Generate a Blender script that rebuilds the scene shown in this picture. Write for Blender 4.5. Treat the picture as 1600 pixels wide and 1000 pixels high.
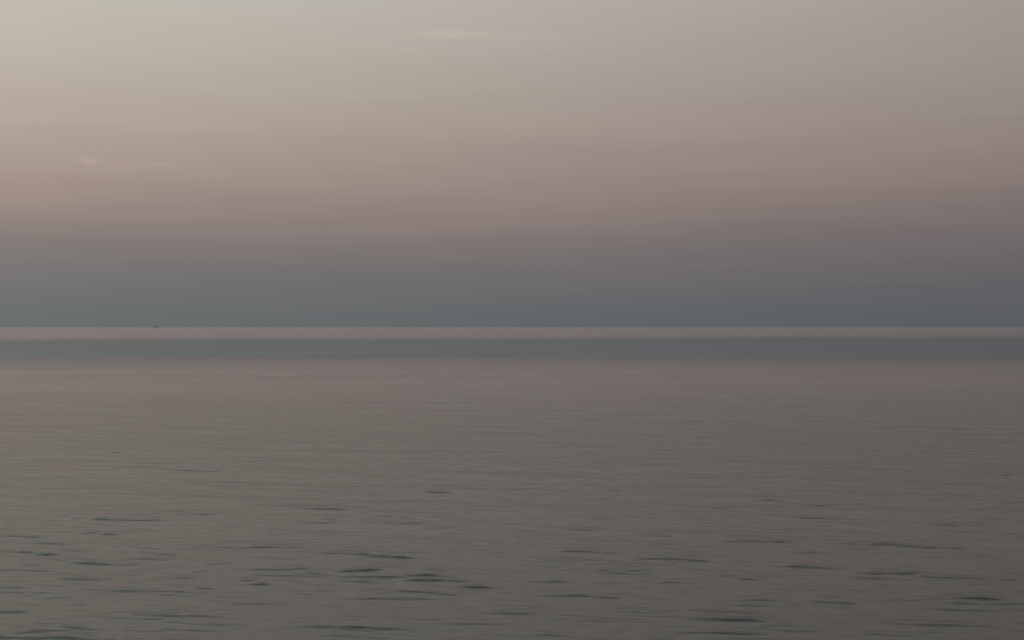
import bpy, bmesh, math
import numpy as np
from mathutils import Vector

scene = bpy.context.scene
for o in list(bpy.data.objects):
    bpy.data.objects.remove(o)

# ------------------------------------------------------------------ camera
EYE = 3.0
cam_data = bpy.data.cameras.new("camera")
cam = bpy.data.objects.new("camera", cam_data)
scene.collection.objects.link(cam)
cam_data.sensor_width = 36.0
cam_data.angle = math.radians(40.0)
cam_data.clip_start = 0.1
cam_data.clip_end = 200000.0
cam.location = (0, 0, EYE)
cam.rotation_euler = (math.radians(90.0 + 0.29), math.radians(0.0), 0)
scene.camera = cam

# ------------------------------------------------------------------ light
SUN_EL, SUN_AZ = 2.0, -115.0          # low sun, behind the left shoulder (azimuth from +Y)
world = bpy.data.worlds.new("World")
scene.world = world
world.use_nodes = True
wn, wl = world.node_tree.nodes, world.node_tree.links
wn.clear()


def srgb(r, g, b):
    def f(c):
        c /= 255.0
        return c / 12.92 if c <= 0.04045 else ((c + 0.055) / 1.055) ** 2.4
    return (f(r), f(g), f(b), 1.0)


def math_node(n, l, op, a, b=None, c=None, clamp=False):
    m = n.new("ShaderNodeMath")
    m.operation = op
    m.use_clamp = clamp
    for i, v in enumerate((a, b, c)):
        if v is None:
            continue
        if isinstance(v, (int, float)):
            m.inputs[i].default_value = v
        else:
            l.new(v, m.inputs[i])
    return m.outputs[0]


tc = wn.new("ShaderNodeTexCoord")
sep = wn.new("ShaderNodeSeparateXYZ")
wl.new(tc.outputs["Generated"], sep.inputs[0])
X, Y, Z = sep.outputs


def wm(op, a, b=None, c=None, clamp=False):
    return math_node(wn, wl, op, a, b, c, clamp)


# horizontal direction -> how far we look towards the side the sun is on
hor = wm('SQRT', wm('ADD', wm('MULTIPLY', X, X), wm('ADD', wm('MULTIPLY', Y, Y), 1e-4)))
sx = wm('DIVIDE', X, hor)
side = wm('SUBTRACT', 1.0, wm('MULTIPLY', sx, 0.51))

# thin stretched streaks of high haze
mp = wn.new("ShaderNodeMapping")
mp.inputs['Scale'].default_value = (2.2, 2.2, 30.0)
mp.inputs['Rotation'].default_value = (0, math.radians(-3), 0)
wl.new(tc.outputs["Generated"], mp.inputs[0])
nz = wn.new("ShaderNodeTexNoise")
nz.inputs['Scale'].default_value = 2.0
nz.inputs['Detail'].default_value = 5.0
nz.inputs['Roughness'].default_value = 0.55
wl.new(mp.outputs[0], nz.inputs['Vector'])
mp2 = wn.new("ShaderNodeMapping")
mp2.inputs['Scale'].default_value = (6.0, 6.0, 120.0)
wl.new(tc.outputs["Generated"], mp2.inputs[0])
nz2 = wn.new("ShaderNodeTexNoise")
nz2.inputs['Scale'].default_value = 2.0
nz2.inputs['Detail'].default_value = 3.0
wl.new(mp2.outputs[0], nz2.inputs['Vector'])
# the layers lie slightly tilted: a little lower towards the sun
el = wm('ADD', Z, wm('MULTIPLY', wm('SUBTRACT', nz.outputs['Fac'], 0.5), 0.028))
el = wm('SUBTRACT', el, wm('MULTIPLY', sx, wm('MULTIPLY', wm('MULTIPLY', Z, Z), 1.4)))

STOPS = [  # sine of elevation, colour
    (-0.30, (96, 102, 106)),
    (0.000, (98, 103, 104)),
    (0.013, (100, 104, 106)),
    (0.028, (106, 107, 109)),
    (0.050, (115, 111, 111)),
    (0.072, (131, 121, 118)),
    (0.096, (147, 133, 127)),
    (0.120, (157, 144, 136)),
    (0.142, (163, 152, 143)),
    (0.165, (168, 159, 149)),
    (0.190, (173, 165, 156)),
    (0.208, (177, 170, 161)),
    (0.235, (179, 175, 166)),
    (0.330, (175, 178, 169)),
    (0.500, (167, 173, 168)),
    (0.750, (150, 156, 165)),
    (1.000, (128, 138, 153)),
]
LO, HI = -0.3, 1.0
# two ramps: fine near the horizon, coarse above (a ramp keeps its precision this way)
ramp = wn.new("ShaderNodeValToRGB")
cr = ramp.color_ramp
cr.interpolation = 'B_SPLINE'
while len(cr.elements) > 1:
    cr.elements.remove(cr.elements[-1])
for i, (p, c) in enumerate(STOPS):
    q = (p - LO) / (HI - LO)
    if i == 0:
        e = cr.elements[0]
        e.position = q
    else:
        e = cr.elements.new(q)
    e.color = srgb(*c)
wl.new(wm('DIVIDE', wm('SUBTRACT', el, LO), HI - LO), ramp.inputs[0])

# warmer light towards the sun's side
warm = wn.new("ShaderNodeMix")
warm.data_type = 'RGBA'
warm.inputs[6].default_value = (1.03, 1.0, 0.965, 1)   # left
warm.inputs[7].default_value = (1.0, 0.985, 1.035, 1)   # right
wl.new(wm('ADD', wm('MULTIPLY', sx, 1.2), 0.5, clamp=True), warm.inputs[0])
mul = wn.new("ShaderNodeMix")
mul.data_type = 'RGBA'
mul.blend_type = 'MULTIPLY'
mul.inputs[0].default_value = 1.0
wl.new(ramp.outputs[0], mul.inputs[6])
wl.new(warm.outputs[2], mul.inputs[7])

# faint streak brightness
streak = wm('ADD', 1.0, wm('MULTIPLY', wm('SUBTRACT', nz2.outputs['Fac'], 0.5), 0.035))
gain = wm('MULTIPLY', side, streak)


# small pink clouds catching the last light: (azimuth deg, elevation sine, half width, half height, strength)
def wisp(az, z, w, h, s, seed):
    ax = wm('DIVIDE', wm('SUBTRACT', sx, math.sin(math.radians(az))), w)
    az_ = wm('DIVIDE', wm('SUBTRACT', Z, z), h)
    front = wm('GREATER_THAN', Y, 0.0)
    wn_ = wn.new("ShaderNodeTexNoise")
    wn_.inputs['Scale'].default_value = 1.0
    wn_.inputs['Detail'].default_value = 4.0
    wmp = wn.new("ShaderNodeMapping")
    wmp.inputs['Location'].default_value = (seed, 0, 0)
    wmp.inputs['Scale'].default_value = (0.8 / w, 0.8 / w, 0.8 / h)
    wl.new(tc.outputs["Generated"], wmp.inputs[0])
    wl.new(wmp.outputs[0], wn_.inputs['Vector'])
    d = wm('ADD', wm('MULTIPLY', ax, ax), wm('MULTIPLY', az_, az_))
    d = wm('ADD', d, wm('MULTIPLY', wm('SUBTRACT', wn_.outputs['Fac'], 0.5), 1.8))
    v = wm('EXPONENT', wm('MULTIPLY', wm('MAXIMUM', d, 0.0), -1.6))
    return wm('MULTIPLY', wm('MULTIPLY', v, front), s)


w = wisp(-16.8, 0.1125, 0.0070, 0.0028, 0.045, 3.0)
w = wm('ADD', w, wisp(-14.6, 0.1115, 0.030, 0.0016, 0.018, 5.0))
w = wm('ADD', w, wisp(-2.7, 0.2035, 0.028, 0.0036, 0.05, 9.0))
w = wm('ADD', w, wisp(0.0, 0.2030, 0.050, 0.0032, 0.025, 11.0))
pink = wn.new("ShaderNodeMix")
pink.data_type = 'RGBA'
pink.blend_type = 'ADD'
pink.inputs[7].default_value = (1.0, 0.62, 0.48, 1)
wl.new(w, pink.inputs[0])
wl.new(mul.outputs[2], pink.inputs[6])

bg = wn.new("ShaderNodeBackground")
wl.new(pink.outputs[2], bg.inputs['Color'])
wl.new(gain, bg.inputs['Strength'])

sky = wn.new("ShaderNodeTexSky")
sky.sky_type = 'NISHITA'
sky.sun_disc = False
sky.sun_elevation = math.radians(SUN_EL)
sky.sun_rotation = math.radians(SUN_AZ)
sky.air_density = 1.0
sky.dust_density = 3.0
bg2 = wn.new("ShaderNodeBackground")
bg2.inputs['Strength'].default_value = 0.004
wl.new(sky.outputs[0], bg2.inputs['Color'])
addsh = wn.new("ShaderNodeAddShader")
wl.new(bg.outputs[0], addsh.inputs[0])
wl.new(bg2.outputs[0], addsh.inputs[1])
out = wn.new("ShaderNodeOutputWorld")
wl.new(addsh.outputs[0], out.inputs[0])

sun_data = bpy.data.lights.new("sun", 'SUN')
sun_data.energy = 0.12
sun_data.angle = math.radians(14.0)
sun_data.color = (1.0, 0.82, 0.68)
sun = bpy.data.objects.new("sun", sun_data)
scene.collection.objects.link(sun)
a, e = math.radians(SUN_AZ), math.radians(SUN_EL)
to_sun = Vector((math.sin(a) * math.cos(e), math.cos(a) * math.cos(e), math.sin(e)))
sun.rotation_euler = to_sun.to_track_quat('Z', 'Y').to_euler()

scene.view_settings.view_transform = 'Standard'
scene.view_settings.look = 'None'
scene.view_settings.gamma = 1.0
scene.view_settings.exposure = 0.0
scene.view_settings.use_curve_mapping = False
scene.cycles.max_bounces = 6

# ------------------------------------------------------------------ water
rng = np.random.default_rng(11)


def smooth(x, a, b):
    t = np.clip((x - a) / (b - a), 0, 1)
    return t * t * (3 - 2 * t)


def field(x, y, lam, spread, n, heading=0.0, seed=0):
    """unit-variance random sea made of plane waves; crests lie mostly across the view"""
    r = np.random.default_rng(seed)
    h = np.zeros_like(x)
    for i in range(n):
        L = lam[0] * (lam[1] / lam[0]) ** ((i + r.random()) / n)
        th = heading + r.normal(0, spread)
        k = 2 * math.pi / L
        h += np.cos(k * (math.sin(th) * x + math.cos(th) * y) + r.random() * 6.2832).astype(np.float32)
    return h * math.sqrt(2.0 / n)


RIPPLES = [
    (-9.13, 25.69, -8.41, 25.69, 0.154),
    (-7.84, 25.99, -7.08, 25.69, 0.154),
    (-7.32, 22.3, -6.76, 22.22, 0.198),
    (-6.67, 22.0, -5.58, 21.78, 0.242),
    (-5.56, 22.45, -4.88, 22.45, 0.286),
    (-4.88, 22.45, -4.2, 22.38, 0.132),
    (-4.14, 23.08, -3.37, 23.16, 0.132),
    (-3.48, 23.16, -2.52, 23.0, 0.176),
    (-6.66, 20.43, -5.89, 20.31, 0.154),
    (-4.31, 19.07, -3.47, 19.07, 0.176),
    (-3.64, 19.07, -2.86, 19.02, 0.198),
    (-2.99, 18.75, -2.02, 18.54, 0.176),
    (-2.11, 18.54, -1.33, 18.23, 0.286),
    (-6.47, 18.28, -5.86, 18.33, 0.088),
    (-5.86, 17.98, -4.81, 17.79, 0.198),
    (-6.3, 17.37, -5.72, 17.28, 0.22),
    (-5.41, 16.62, -4.75, 16.62, 0.286),
    (-4.33, 16.83, -3.71, 16.83, 0.176),
    (-3.21, 17.37, -2.61, 17.32, 0.242),
    (-2.69, 17.37, -2.2, 17.28, 0.132),
    (-3.33, 16.37, -2.65, 16.37, 0.198),
    (-2.61, 16.13, -2.12, 16.09, 0.132),
    (-4.64, 15.98, -3.43, 15.86, 0.176),
    (-2.03, 38.4, -0.86, 37.96, 0.22),
    (-2.84, 33.19, -1.75, 33.19, 0.242),
    (-0.69, 28.46, 0.56, 28.22, 0.154),
    (0.83, 27.74, 1.46, 27.74, 0.22),
    (1.74, 29.22, 2.15, 29.22, 0.176),
    (-1.63, 25.39, -1.09, 25.39, 0.242),
    (-0.72, 23.83, 0.03, 23.83, 0.11),
    (0.1, 23.24, 0.82, 23.24, 0.11),
    (-1.03, 22.68, -0.35, 22.68, 0.11),
    (-2.01, 21.43, -1.37, 21.43, 0.22),
    (1.15, 21.86, 1.61, 21.86, 0.154),
    (0.74, 20.82, 1.3, 20.82, 0.176),
    (-1.36, 19.53, -0.39, 19.47, 0.132),
    (0.74, 18.75, 1.18, 18.86, 0.154),
    (-2.01, 17.23, -1.54, 17.23, 0.176),
    (-1.92, 16.88, -1.34, 16.88, 0.176),
    (-1.18, 16.62, -0.5, 16.58, 0.264),
    (0.26, 16.58, 0.68, 16.58, 0.154),
    (1.13, 17.23, 1.89, 17.32, 0.22),
    (-1.74, 15.53, -1.17, 15.53, 0.198),
    (0.34, 15.75, 0.82, 15.71, 0.176),
    (0.97, 15.64, 1.22, 15.6, 0.176),
    (6.25, 28.58, 6.66, 28.58, 0.176),
    (9.87, 28.22, 10.27, 28.22, 0.198),
    (4.07, 24.27, 4.71, 24.36, 0.176),
    (4.85, 24.54, 5.18, 24.45, 0.132),
    (5.65, 23.92, 6.15, 23.74, 0.154),
    (7.46, 24.18, 8.08, 24.09, 0.11),
    (2.98, 19.64, 3.64, 19.58, 0.198),
    (1.84, 20.25, 2.8, 19.88, 0.132),
    (6.33, 21.29, 7.09, 21.22, 0.198),
    (7.04, 21.09, 7.29, 21.02, 0.132),
    (4.66, 19.41, 5.34, 19.35, 0.308),
    (5.27, 19.3, 6.11, 19.02, 0.198),
    (3.6, 18.64, 4.24, 18.64, 0.154),
    (3.26, 17.65, 3.75, 17.55, 0.264),
    (3.74, 17.5, 4.33, 17.41, 0.176),
    (4.32, 17.1, 5.02, 17.05, 0.352),
    (4.96, 16.83, 6.03, 16.62, 0.374),
    (2.72, 18.03, 3.07, 17.98, 0.132),
    (2.62, 16.92, 3.16, 16.83, 0.154),
    (3.85, 16.02, 4.44, 16.09, 0.132),
    (2.5, 15.42, 2.89, 15.42, 0.242),
    (3.27, 15.35, 3.74, 15.24, 0.198),
    (4.58, 15.24, 5.52, 15.2, 0.286),
    (1.66, 18.23, 2.29, 18.08, 0.242),
    (1.15, 17.1, 1.72, 17.14, 0.154),
    (8.5, 23.66, 8.98, 23.49, 0.22),
    (-7.9, 20.18, -7.03, 20.06, 0.154),
    (6.86, 18.38, 7.44, 18.18, 0.22),
    (-3.99, 14.63, -3.11, 14.53, 0.242),
    (-0.27, 14.7, 0.33, 14.63, 0.22),
    (1.71, 14.44, 2.47, 14.31, 0.242),
    (-2.05, 14.07, -1.14, 13.98, 0.264),
    (-4.81, 13.92, -4.23, 13.89, 0.22),
    (3.87, 14.19, 4.73, 14.04, 0.286),
]

# polar sheet: dense in the sector in front, coarse elsewhere, reaching the horizon
half = math.radians(36)
NF = 760
front = np.linspace(-half, half, NF)
back = np.linspace(half, 2 * math.pi - half, 70)[1:-1]
ang = np.concatenate([front, back])
rad = [0.4]
while rad[-1] < 5.0:
    rad.append(rad[-1] * 1.08)
while rad[-1] < 150.0:
    rad.append(rad[-1] * 1.00205)
while rad[-1] < 90000.0:
    rad.append(rad[-1] * 1.05)
rad = np.array(rad)
NR, NA = len(rad), len(ang)
R, A = np.meshgrid(rad, ang, indexing='ij')
px = (R * np.sin(A)).ravel().astype(np.float32)
py = (R * np.cos(A)).ravel().astype(np.float32)
rr = R.ravel()
aa = np.abs(((A.ravel() + math.pi) % (2 * math.pi)) - math.pi)
pz = np.zeros_like(px)
m = (rr < 152) & (aa < half + 0.001)
x, y, r_, a_ = px[m], py[m], rr[m], aa[m]
edge = (1 - smooth(a_, half * 0.93, half)) * smooth(r_, 3.5, 6) * (1 - smooth(r_, 105, 145))
fade = lambda lo: 1 - smooth(r_, lo * 90, lo * 220)      # drop waves the sheet cannot carry
hd = math.radians(11)
swell = field(x, y, (1.8, 6.0), 0.55, 18, hd, 1)
mid = field(x, y, (0.7, 1.9), 0.33, 24, hd, 2) * fade(0.8)
small = field(x, y, (0.24, 0.62), 0.42, 30, hd, 3) * fade(0.3)
group = field(x, y, (3.0, 12.0), 1.2, 12, 0.4, 4)
g = field(x, y, (0.60, 1.10), 0.21, 26, hd, 5)
crest = np.maximum(g + 0.30 * group - 1.75, 0) ** 1.2
g2 = field(x, y, (0.32, 0.60), 0.17, 26, hd, 6) * fade(0.5)
crest2 = np.maximum(g2 + 0.45 * group - 1.25, 0) ** 1.2
h = 0.0042 * swell + 0.0020 * mid * (1 + 0.3 * group) + 0.0009 * small + 0.008 * crest + 0.0046 * crest2

# the larger ripples of the moment: (left x, distance, right x, distance, height), metres on the water
ridge = np.zeros_like(x)
wob = field(x, y, (0.7, 2.0), 1.5, 16, 0.0, 7)
wob2 = field(x, y, (0.25, 0.8), 1.5, 16, 1.2, 8)
for (xa, ya, xb, yb, amp) in list(RIPPLES):      # each one trails a couple of weaker neighbours
    ln = math.hypot(xb - xa, yb - ya)
    for k in range(2):
        t = rng.uniform(-0.5, 0.9)
        dy = rng.uniform(-0.30, 0.35) * (1 + 0.02 * ya)
        q = rng.uniform(0.4, 0.8)
        RIPPLES.append((xa + t * (xb - xa), ya + t * (yb - ya) + dy, xa + (t + q) * (xb - xa), ya + (t + q) * (yb - ya) + dy, min(0.13, 0.55 * amp)))
for i in range(620):      # many slighter ones between them
    ya = 10.5 * math.exp(rng.random() * 2.15)
    xa = (rng.random() - 0.5) * 1.15 * ya
    ln = 0.40 + 0.8 * rng.random() ** 1.5 + 0.014 * ya
    th = rng.normal(-0.18, 0.16)
    RIPPLES.append((xa, ya, xa + ln * math.cos(th), ya + ln * math.sin(th), 0.05 + 0.08 * rng.random() + 0.0007 * ya))
for (xa, ya, xb, yb, amp) in RIPPLES:
    amp = min(0.29, 0.06 + 0.9 * amp) if amp > 0.135 else amp
    ln = math.hypot(xb - xa, yb - ya)
    ux, uy = (xb - xa) / ln, (yb - ya) / ln
    cxm, cym = (xa + xb) / 2, (ya + yb) / 2
    sel = np.abs(y - cym) < 1.6 + ln
    sel &= np.abs(x - cxm) < 1.2 * ln + 0.6
    xs, ys = x[sel] - cxm, y[sel] - cym
    t = (xs * ux + ys * uy) / (ln * 0.5)
    u = (-xs * uy + ys * ux) + 0.022 * wob[sel]
    env = np.exp(-(np.abs(t) / 1.30) ** 2.6) * np.clip(1 + 0.13 * wob2[sel], 0.5, 1.4)
    w = 0.034 + 0.0012 * ya
    rise = 1 / (1 + np.exp(-np.clip(u / (w * 0.42), -30, 30)))
    fall = np.exp(-np.maximum(u, 0) / (4.5 * w)) * (1 - 0)
    ridge[sel] += 1.45 * amp * w * env * rise * fall
h += ridge
h *= edge
pz[m] = h
py[m] = y - 1.2 * (0.008 * crest + 0.0046 * crest2) * edge      # crests lean towards the shore

verts = np.stack([px, py, pz], 1)
verts = np.vstack([verts, [[0, 0, 0]]]).astype(np.float32)
i0 = (np.arange(NR - 1)[:, None] * NA + np.arange(NA)[None, :])
i1 = (np.arange(NR - 1)[:, None] * NA + (np.arange(NA)[None, :] + 1) % NA)
quads = np.stack([i0, i0 + NA, i1 + NA, i1], -1).reshape(-1, 4)[:, ::-1]
tris = np.stack([np.full(NA, NR * NA), np.arange(NA), (np.arange(NA) + 1) % NA], 1)[:, ::-1]
me = bpy.data.meshes.new("water")
me.vertices.add(len(verts))
me.vertices.foreach_set("co", verts.ravel())
nl = quads.size + tris.size
me.loops.add(nl)
me.loops.foreach_set("vertex_index", np.concatenate([quads.ravel(), tris.ravel()]).astype(np.int32))
npoly = len(quads) + len(tris)
me.polygons.add(npoly)
starts = np.concatenate([np.arange(len(quads)) * 4, quads.size + np.arange(len(tris)) * 3])
me.polygons.foreach_set("loop_start", starts.astype(np.int32))
me.update(calc_edges=True)
me.polygons.foreach_set("use_smooth", np.ones(npoly, dtype=bool))
water = bpy.data.objects.new("water", me)
scene.collection.objects.link(water)
water["kind"] = "structure"
water["label"] = "calm grey sea with small dark ripples reaching the horizon"
print("water faces", npoly, "up", me.polygons[0].normal.z, me.polygons[npoly - 1].normal.z)

wmat = bpy.data.materials.new("sea_water")
wmat.use_nodes = True
n, l = wmat.node_tree.nodes, wmat.node_tree.links
bsdf = n["Principled BSDF"]
bsdf.inputs['Base Color'].default_value = (0.012, 0.020, 0.016, 1)
bsdf.inputs['IOR'].default_value = 1.333


def mm(op, a, b=None, c=None, clamp=False):
    return math_node(n, l, op, a, b, c, clamp)


def sstep(v, a, b):
    mr = n.new("ShaderNodeMapRange")
    mr.interpolation_type = 'SMOOTHSTEP'
    mr.inputs[1].default_value = a
    mr.inputs[2].default_value = b
    l.new(v, mr.inputs[0])
    return mr.outputs[0]


def noise(scale_xyz, scale, detail, rough=0.5, rot=0.0):
    mpn = n.new("ShaderNodeMapping")
    mpn.inputs['Scale'].default_value = scale_xyz
    mpn.inputs['Rotation'].default_value = (0, 0, rot)
    l.new(geo.outputs['Position'], mpn.inputs[0])
    t = n.new("ShaderNodeTexNoise")
    t.inputs['Scale'].default_value = scale
    t.inputs['Detail'].default_value = detail
    t.inputs['Roughness'].default_value = rough
    l.new(mpn.outputs[0], t.inputs['Vector'])
    return t.outputs['Fac']


geo = n.new("ShaderNodeNewGeometry")
gs = n.new("ShaderNodeSeparateXYZ")
l.new(geo.outputs['Position'], gs.inputs[0])
# a calm slick lies across the bay from about 120 m to 400 m out
edge_n = noise((0.016, 0.004, 1), 1.0, 4.0)
warp = mm('MULTIPLY', mm('SUBTRACT', edge_n, 0.5), 0.30)
yw = mm('MULTIPLY', gs.outputs[1], mm('ADD', 1.0, warp))
# its far edge recedes towards the right
yfar = mm('MULTIPLY', yw, mm('SUBTRACT', 1.0, mm('MULTIPLY', mm('MAXIMUM', mm('MINIMUM', gs.outputs[0], 170.0), -170.0), 0.0008)))
slick = mm('MULTIPLY', sstep(yw, 72, 168), mm('SUBTRACT', 1.0, sstep(yfar, 240, 500)))
patch = noise((0.010, 0.045, 1), 1.0, 3.0)
slick = mm('MULTIPLY', slick, mm('ADD', 0.80, mm('MULTIPLY', sstep(patch, 0.35, 0.6), 0.20)))
far = sstep(gs.outputs[1], 250, 450)
near_r = mm('ADD', 0.19, mm('MULTIPLY', mm('SUBTRACT', noise((0.02, 0.10, 1), 1.0, 3.0), 0.5), 0.11))
open_r = mm('ADD', mm('MULTIPLY', near_r, mm('SUBTRACT', 1.0, far)), mm('MULTIPLY', far, 0.175))
rough = mm('ADD', mm('MULTIPLY', open_r, mm('POWER', mm('SUBTRACT', 1.0, slick), 0.55)), mm('MULTIPLY', slick, 0.02))
l.new(rough, bsdf.inputs['Roughness'])
# fine wind ripples
rip = mm('ADD', mm('MULTIPLY', noise((2.4, 5.0, 1), 1.0, 3.0, 0.6, -0.18), 0.022),
         mm('MULTIPLY', noise((0.8, 1.7, 1), 1.0, 3.0, 0.6, -0.18), 0.030))
bump = n.new("ShaderNodeBump")
bump.inputs['Distance'].default_value = 1.0
l.new(rip, bump.inputs['Height'])
dist_fade = mm('SUBTRACT', 1.0, sstep(gs.outputs[1], 60, 420))
l.new(mm('MULTIPLY', mm('MULTIPLY', dist_fade, mm('SUBTRACT', 1.0, slick)), 0.6), bump.inputs['Strength'])
l.new(bump.outputs[0], bsdf.inputs['Normal'])
# at the far, grazing end the facets we see are the wind-tilted ones: narrow Beckmann lobe
fres = n.new("ShaderNodeFresnel")
fres.inputs['IOR'].default_value = 1.333
l.new(bump.outputs[0], fres.inputs['Normal'])
deep = n.new("ShaderNodeBsdfDiffuse")
deep.inputs['Color'].default_value = (0.014, 0.018, 0.016, 1)
glo = n.new("ShaderNodeBsdfGlossy")
glo.distribution = 'BECKMANN'
glo.inputs['Color'].default_value = (1, 1, 1, 1)
l.new(mm('MULTIPLY', rough, 1.0), glo.inputs['Roughness'])
l.new(bump.outputs[0], glo.inputs['Normal'])
mixw = n.new("ShaderNodeMixShader")
l.new(fres.outputs[0], mixw.inputs[0])
l.new(deep.outputs[0], mixw.inputs[1])
l.new(glo.outputs[0], mixw.inputs[2])
mixd = n.new("ShaderNodeMixShader")
l.new(mm('MULTIPLY', sstep(gs.outputs[1], 12, 90), 0.62), mixd.inputs[0])
l.new(bsdf.outputs[0], mixd.inputs[1])
l.new(mixw.outputs[0], mixd.inputs[2])
l.new(mixd.outputs[0], n["Material Output"].inputs['Surface'])
me.materials.append(wmat)

# ------------------------------------------------------------------ boat
def flat_mat(name, col, rough=0.6, metallic=0.0):
    mt = bpy.data.materials.new(name)
    mt.use_nodes = True
    b = mt.node_tree.nodes["Principled BSDF"]
    nn, ll = mt.node_tree.nodes, mt.node_tree.links
    t = nn.new("ShaderNodeTexNoise")
    t.inputs['Scale'].default_value = 1.3
    t.inputs['Detail'].default_value = 5
    tcn = nn.new("ShaderNodeTexCoord")
    ll.new(tcn.outputs['Object'], t.inputs['Vector'])
    mx = nn.new("ShaderNodeMix")
    mx.data_type = 'RGBA'
    mx.inputs[6].default_value = tuple(c * 0.85 for c in col) + (1,)
    mx.inputs[7].default_value = tuple(min(1, c * 1.12) for c in col) + (1,)
    ll.new(t.outputs['Fac'], mx.inputs[0])
    ll.new(mx.outputs[2], b.inputs['Base Color'])
    b.inputs['Roughness'].default_value = rough
    b.inputs['Metallic'].default_value = metallic
    return mt


M_HULL = flat_mat("haze_paled_hull_paint", (0.60, 0.65, 0.62))  # grey-green, paled so distance haze is put into the paint colour
M_HOUSE = flat_mat("haze_paled_house_paint", (0.60, 0.64, 0.61))  # same pale grey-green, the fading by haze is painted in
M_DECK = flat_mat("deck_planking", (0.25, 0.23, 0.20), 0.8)
M_STEEL = flat_mat("galvanised_steel", (0.30, 0.31, 0.31), 0.5, 0.3)
M_GLASS = flat_mat("wheelhouse_glass", (0.03, 0.035, 0.04), 0.08)

BX, BY = -2655.0, 10500.0
boat = bpy.data.objects.new("fishing_boat", None)
scene.collection.objects.link(boat)
boat.location = (BX, BY, 0)
boat.scale = (2.1, 2.1, 2.3)
boat.rotation_euler = (0, 0, math.radians(12))
boat["label"] = "tiny hazy grey fishing boat on the horizon at the far left"
boat["category"] = "boat"


def part(name, bm, mat, parent):
    mesh = bpy.data.meshes.new(name)
    bmesh.ops.recalc_face_normals(bm, faces=bm.faces)
    bm.to_mesh(mesh)
    bm.free()
    mesh.materials.append(mat)
    ob = bpy.data.objects.new(name, mesh)
    scene.collection.objects.link(ob)
    ob.parent = parent
    return ob


def box(bm, x0, x1, y0, y1, z0, z1, taper=0.0):
    vs = []
    for z, t in ((z0, 0), (z1, taper)):
        for (xx, yy) in ((x0 + t, y0 + t), (x1 - t, y0 + t), (x1 - t, y1 - t), (x0 + t, y1 - t)):
            vs.append(bm.verts.new((xx, yy, z)))
    for f in ((3, 2, 1, 0), (4, 5, 6, 7), (0, 1, 5, 4), (1, 2, 6, 5), (2, 3, 7, 6), (3, 0, 4, 7)):
        bm.faces.new([vs[i] for i in f])


def tube(bm, a, b, r0, r1, seg=8):
    a, b = Vector(a), Vector(b)
    q = (b - a).to_track_quat('Z', 'Y')
    rings = []
    for p, r in ((a, r0), (b, r1)):
        rings.append([bm.verts.new(p + q @ Vector((r * math.cos(t * 6.28318 / seg), r * math.sin(t * 6.28318 / seg), 0))) for t in range(seg)])
    for i in range(seg):
        j = (i + 1) % seg
        bm.faces.new((rings[0][i], rings[0][j], rings[1][j], rings[1][i]))
    bm.faces.new(rings[0][::-1])
    bm.faces.new(rings[1])


# hull: lofted sections from stern (-x) to bow (+x), with sheer and flare
bm = bmesh.new()
L = 24.0
secs = []
NS = 15
for i in range(NS):
    t = i / (NS - 1)
    xx = -L / 2 + L * t
    beam = 3.1 * (1 - max(0, (t - 0.45) / 0.55) ** 2.2) * (0.86 + 0.14 * min(1, t / 0.2)) + 0.05
    top = 2.2 + 2.4 * max(0, (t - 0.45) / 0.55) ** 2 + 0.35 * max(0, (0.2 - t) / 0.2)
    rake = 1.6 * max(0, (t - 0.8) / 0.2) ** 2
    ring = []
    for (fy, fz, fr) in ((0.0, -1.3, 0.0), (0.55, -1.0, 0.0), (0.86, 0.0, 0.25), (0.97, 0.55, 0.6), (1.0, 1.0, 1.0)):
        zz = fz if fz <= 0 else fz * top
        ring.append((xx + rake * fr, beam * fy, zz))
    full = [bm.verts.new((p[0], p[1], p[2])) for p in ring[::-1]] + [bm.verts.new((p[0], -p[1], p[2])) for p in ring[1:]]
    secs.append(full)
for s0, s1 in zip(secs, secs[1:]):
    for k in range(len(s0) - 1):
        bm.faces.new((s0[k], s0[k + 1], s1[k + 1], s1[k]))
bm.faces.new(secs[0])
bm.faces.new(secs[-1][::-1])
hull = part("hull", bm, M_HULL, boat)
bm = bmesh.new()
dk = []
for i in range(NS - 1):
    t = i / (NS - 1)
    xx = -L / 2 + L * t
    beam = 3.0 * (1 - max(0, (t - 0.45) / 0.55) ** 2.2) * (0.86 + 0.14 * min(1, t / 0.2))
    z = 1.5 + 2.3 * max(0, (t - 0.45) / 0.55) ** 2
    dk.append([bm.verts.new((xx, beam * 0.95, z)), bm.verts.new((xx, -beam * 0.95, z))])
for a_, b_ in zip(dk, dk[1:]):
    bm.faces.new((a_[0], a_[1], b_[1], b_[0]))
part("deck", bm, M_DECK, boat)
bm = bmesh.new()
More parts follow.
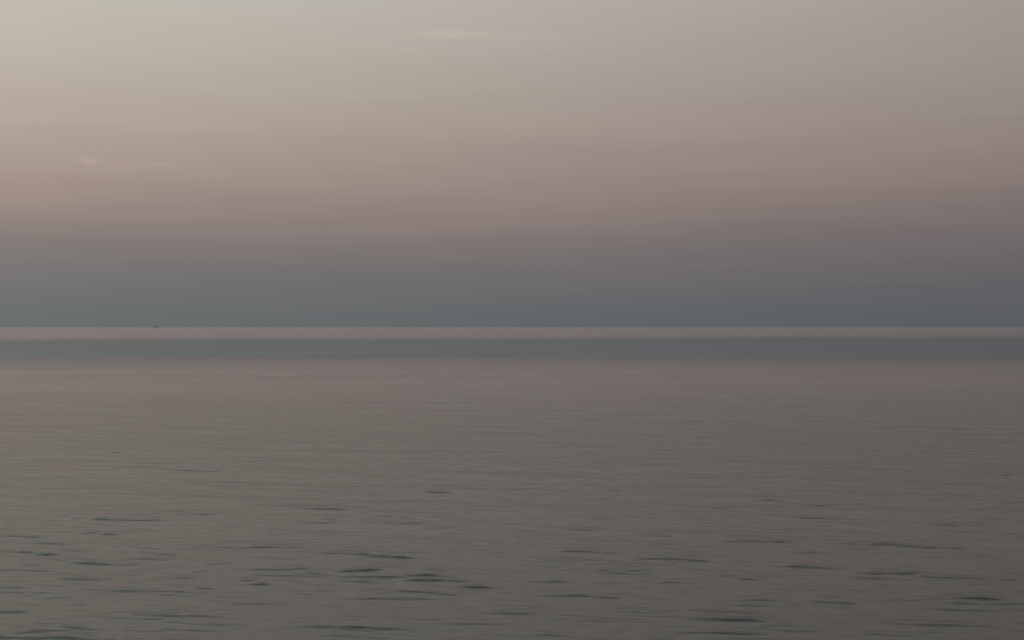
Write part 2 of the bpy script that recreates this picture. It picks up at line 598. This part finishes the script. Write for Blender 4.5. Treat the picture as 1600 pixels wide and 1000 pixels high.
box(bm, -7.5, 2.6, -2.1, 2.1, 1.5, 4.6, 0.08)
cabin = part("cabin", bm, M_HOUSE, boat)
bm = bmesh.new()
box(bm, -3.2, 2.2, -1.9, 1.9, 4.6, 7.2, 0.22)
wh = part("wheelhouse", bm, M_HOUSE, boat)
bm = bmesh.new()
box(bm, -3.6, 2.9, -2.1, 2.1, 7.2, 7.42)
part("roof", bm, M_HOUSE, boat)
for yy in (-1.05, 0.0, 1.05):
    bm = bmesh.new()
    box(bm, 2.06, 2.16, yy - 0.42, yy + 0.42, 5.7, 6.7)
    part("window", bm, M_GLASS, wh)
for s in (-1, 1):
    for xx in (-2.1, -0.6, 0.9):
        bm = bmesh.new()
        box(bm, xx - 0.55, xx + 0.55, s * 1.80 - 0.05, s * 1.80 + 0.05, 5.7, 6.7)
        part("window", bm, M_GLASS, wh)
bm = bmesh.new()
tube(bm, (-0.8, 0, 7.4), (-0.8, 0, 12.6), 0.16, 0.07)
mast = part("mast", bm, M_STEEL, boat)
bm = bmesh.new()
tube(bm, (-0.8, -1.1, 10.6), (-0.8, 1.1, 10.6), 0.06, 0.06)
part("crosstree", bm, M_STEEL, mast)
bm = bmesh.new()
tube(bm, (-9.6, 0, 1.5), (-9.6, 0, 8.0), 0.2, 0.14)
tube(bm, (-9.6, 0, 7.2), (-4.4, 0, 8.6), 0.12, 0.08)
part("net_derrick", bm, M_STEEL, boat)
bm = bmesh.new()
tube(bm, (-5.6, 0, 4.6), (-5.9, 0, 7.6), 0.42, 0.36, 12)
part("funnel", bm, M_HULL, boat)
for s in (-1, 1):
    for xx in (6.0, 7.6, 9.2):
        hh = 2.2 + 2.4 * max(0, ((xx + 12) / 24 - 0.45) / 0.55) ** 2
        yy = 3.0 * (1 - max(0, ((xx + 12) / 24 - 0.45) / 0.55) ** 2.2) * 0.95
        bm = bmesh.new()
        tube(bm, (xx, s * yy, hh - 0.05), (xx, s * yy, hh + 0.95), 0.04, 0.04, 6)
        part("railing_post", bm, M_STEEL, boat)
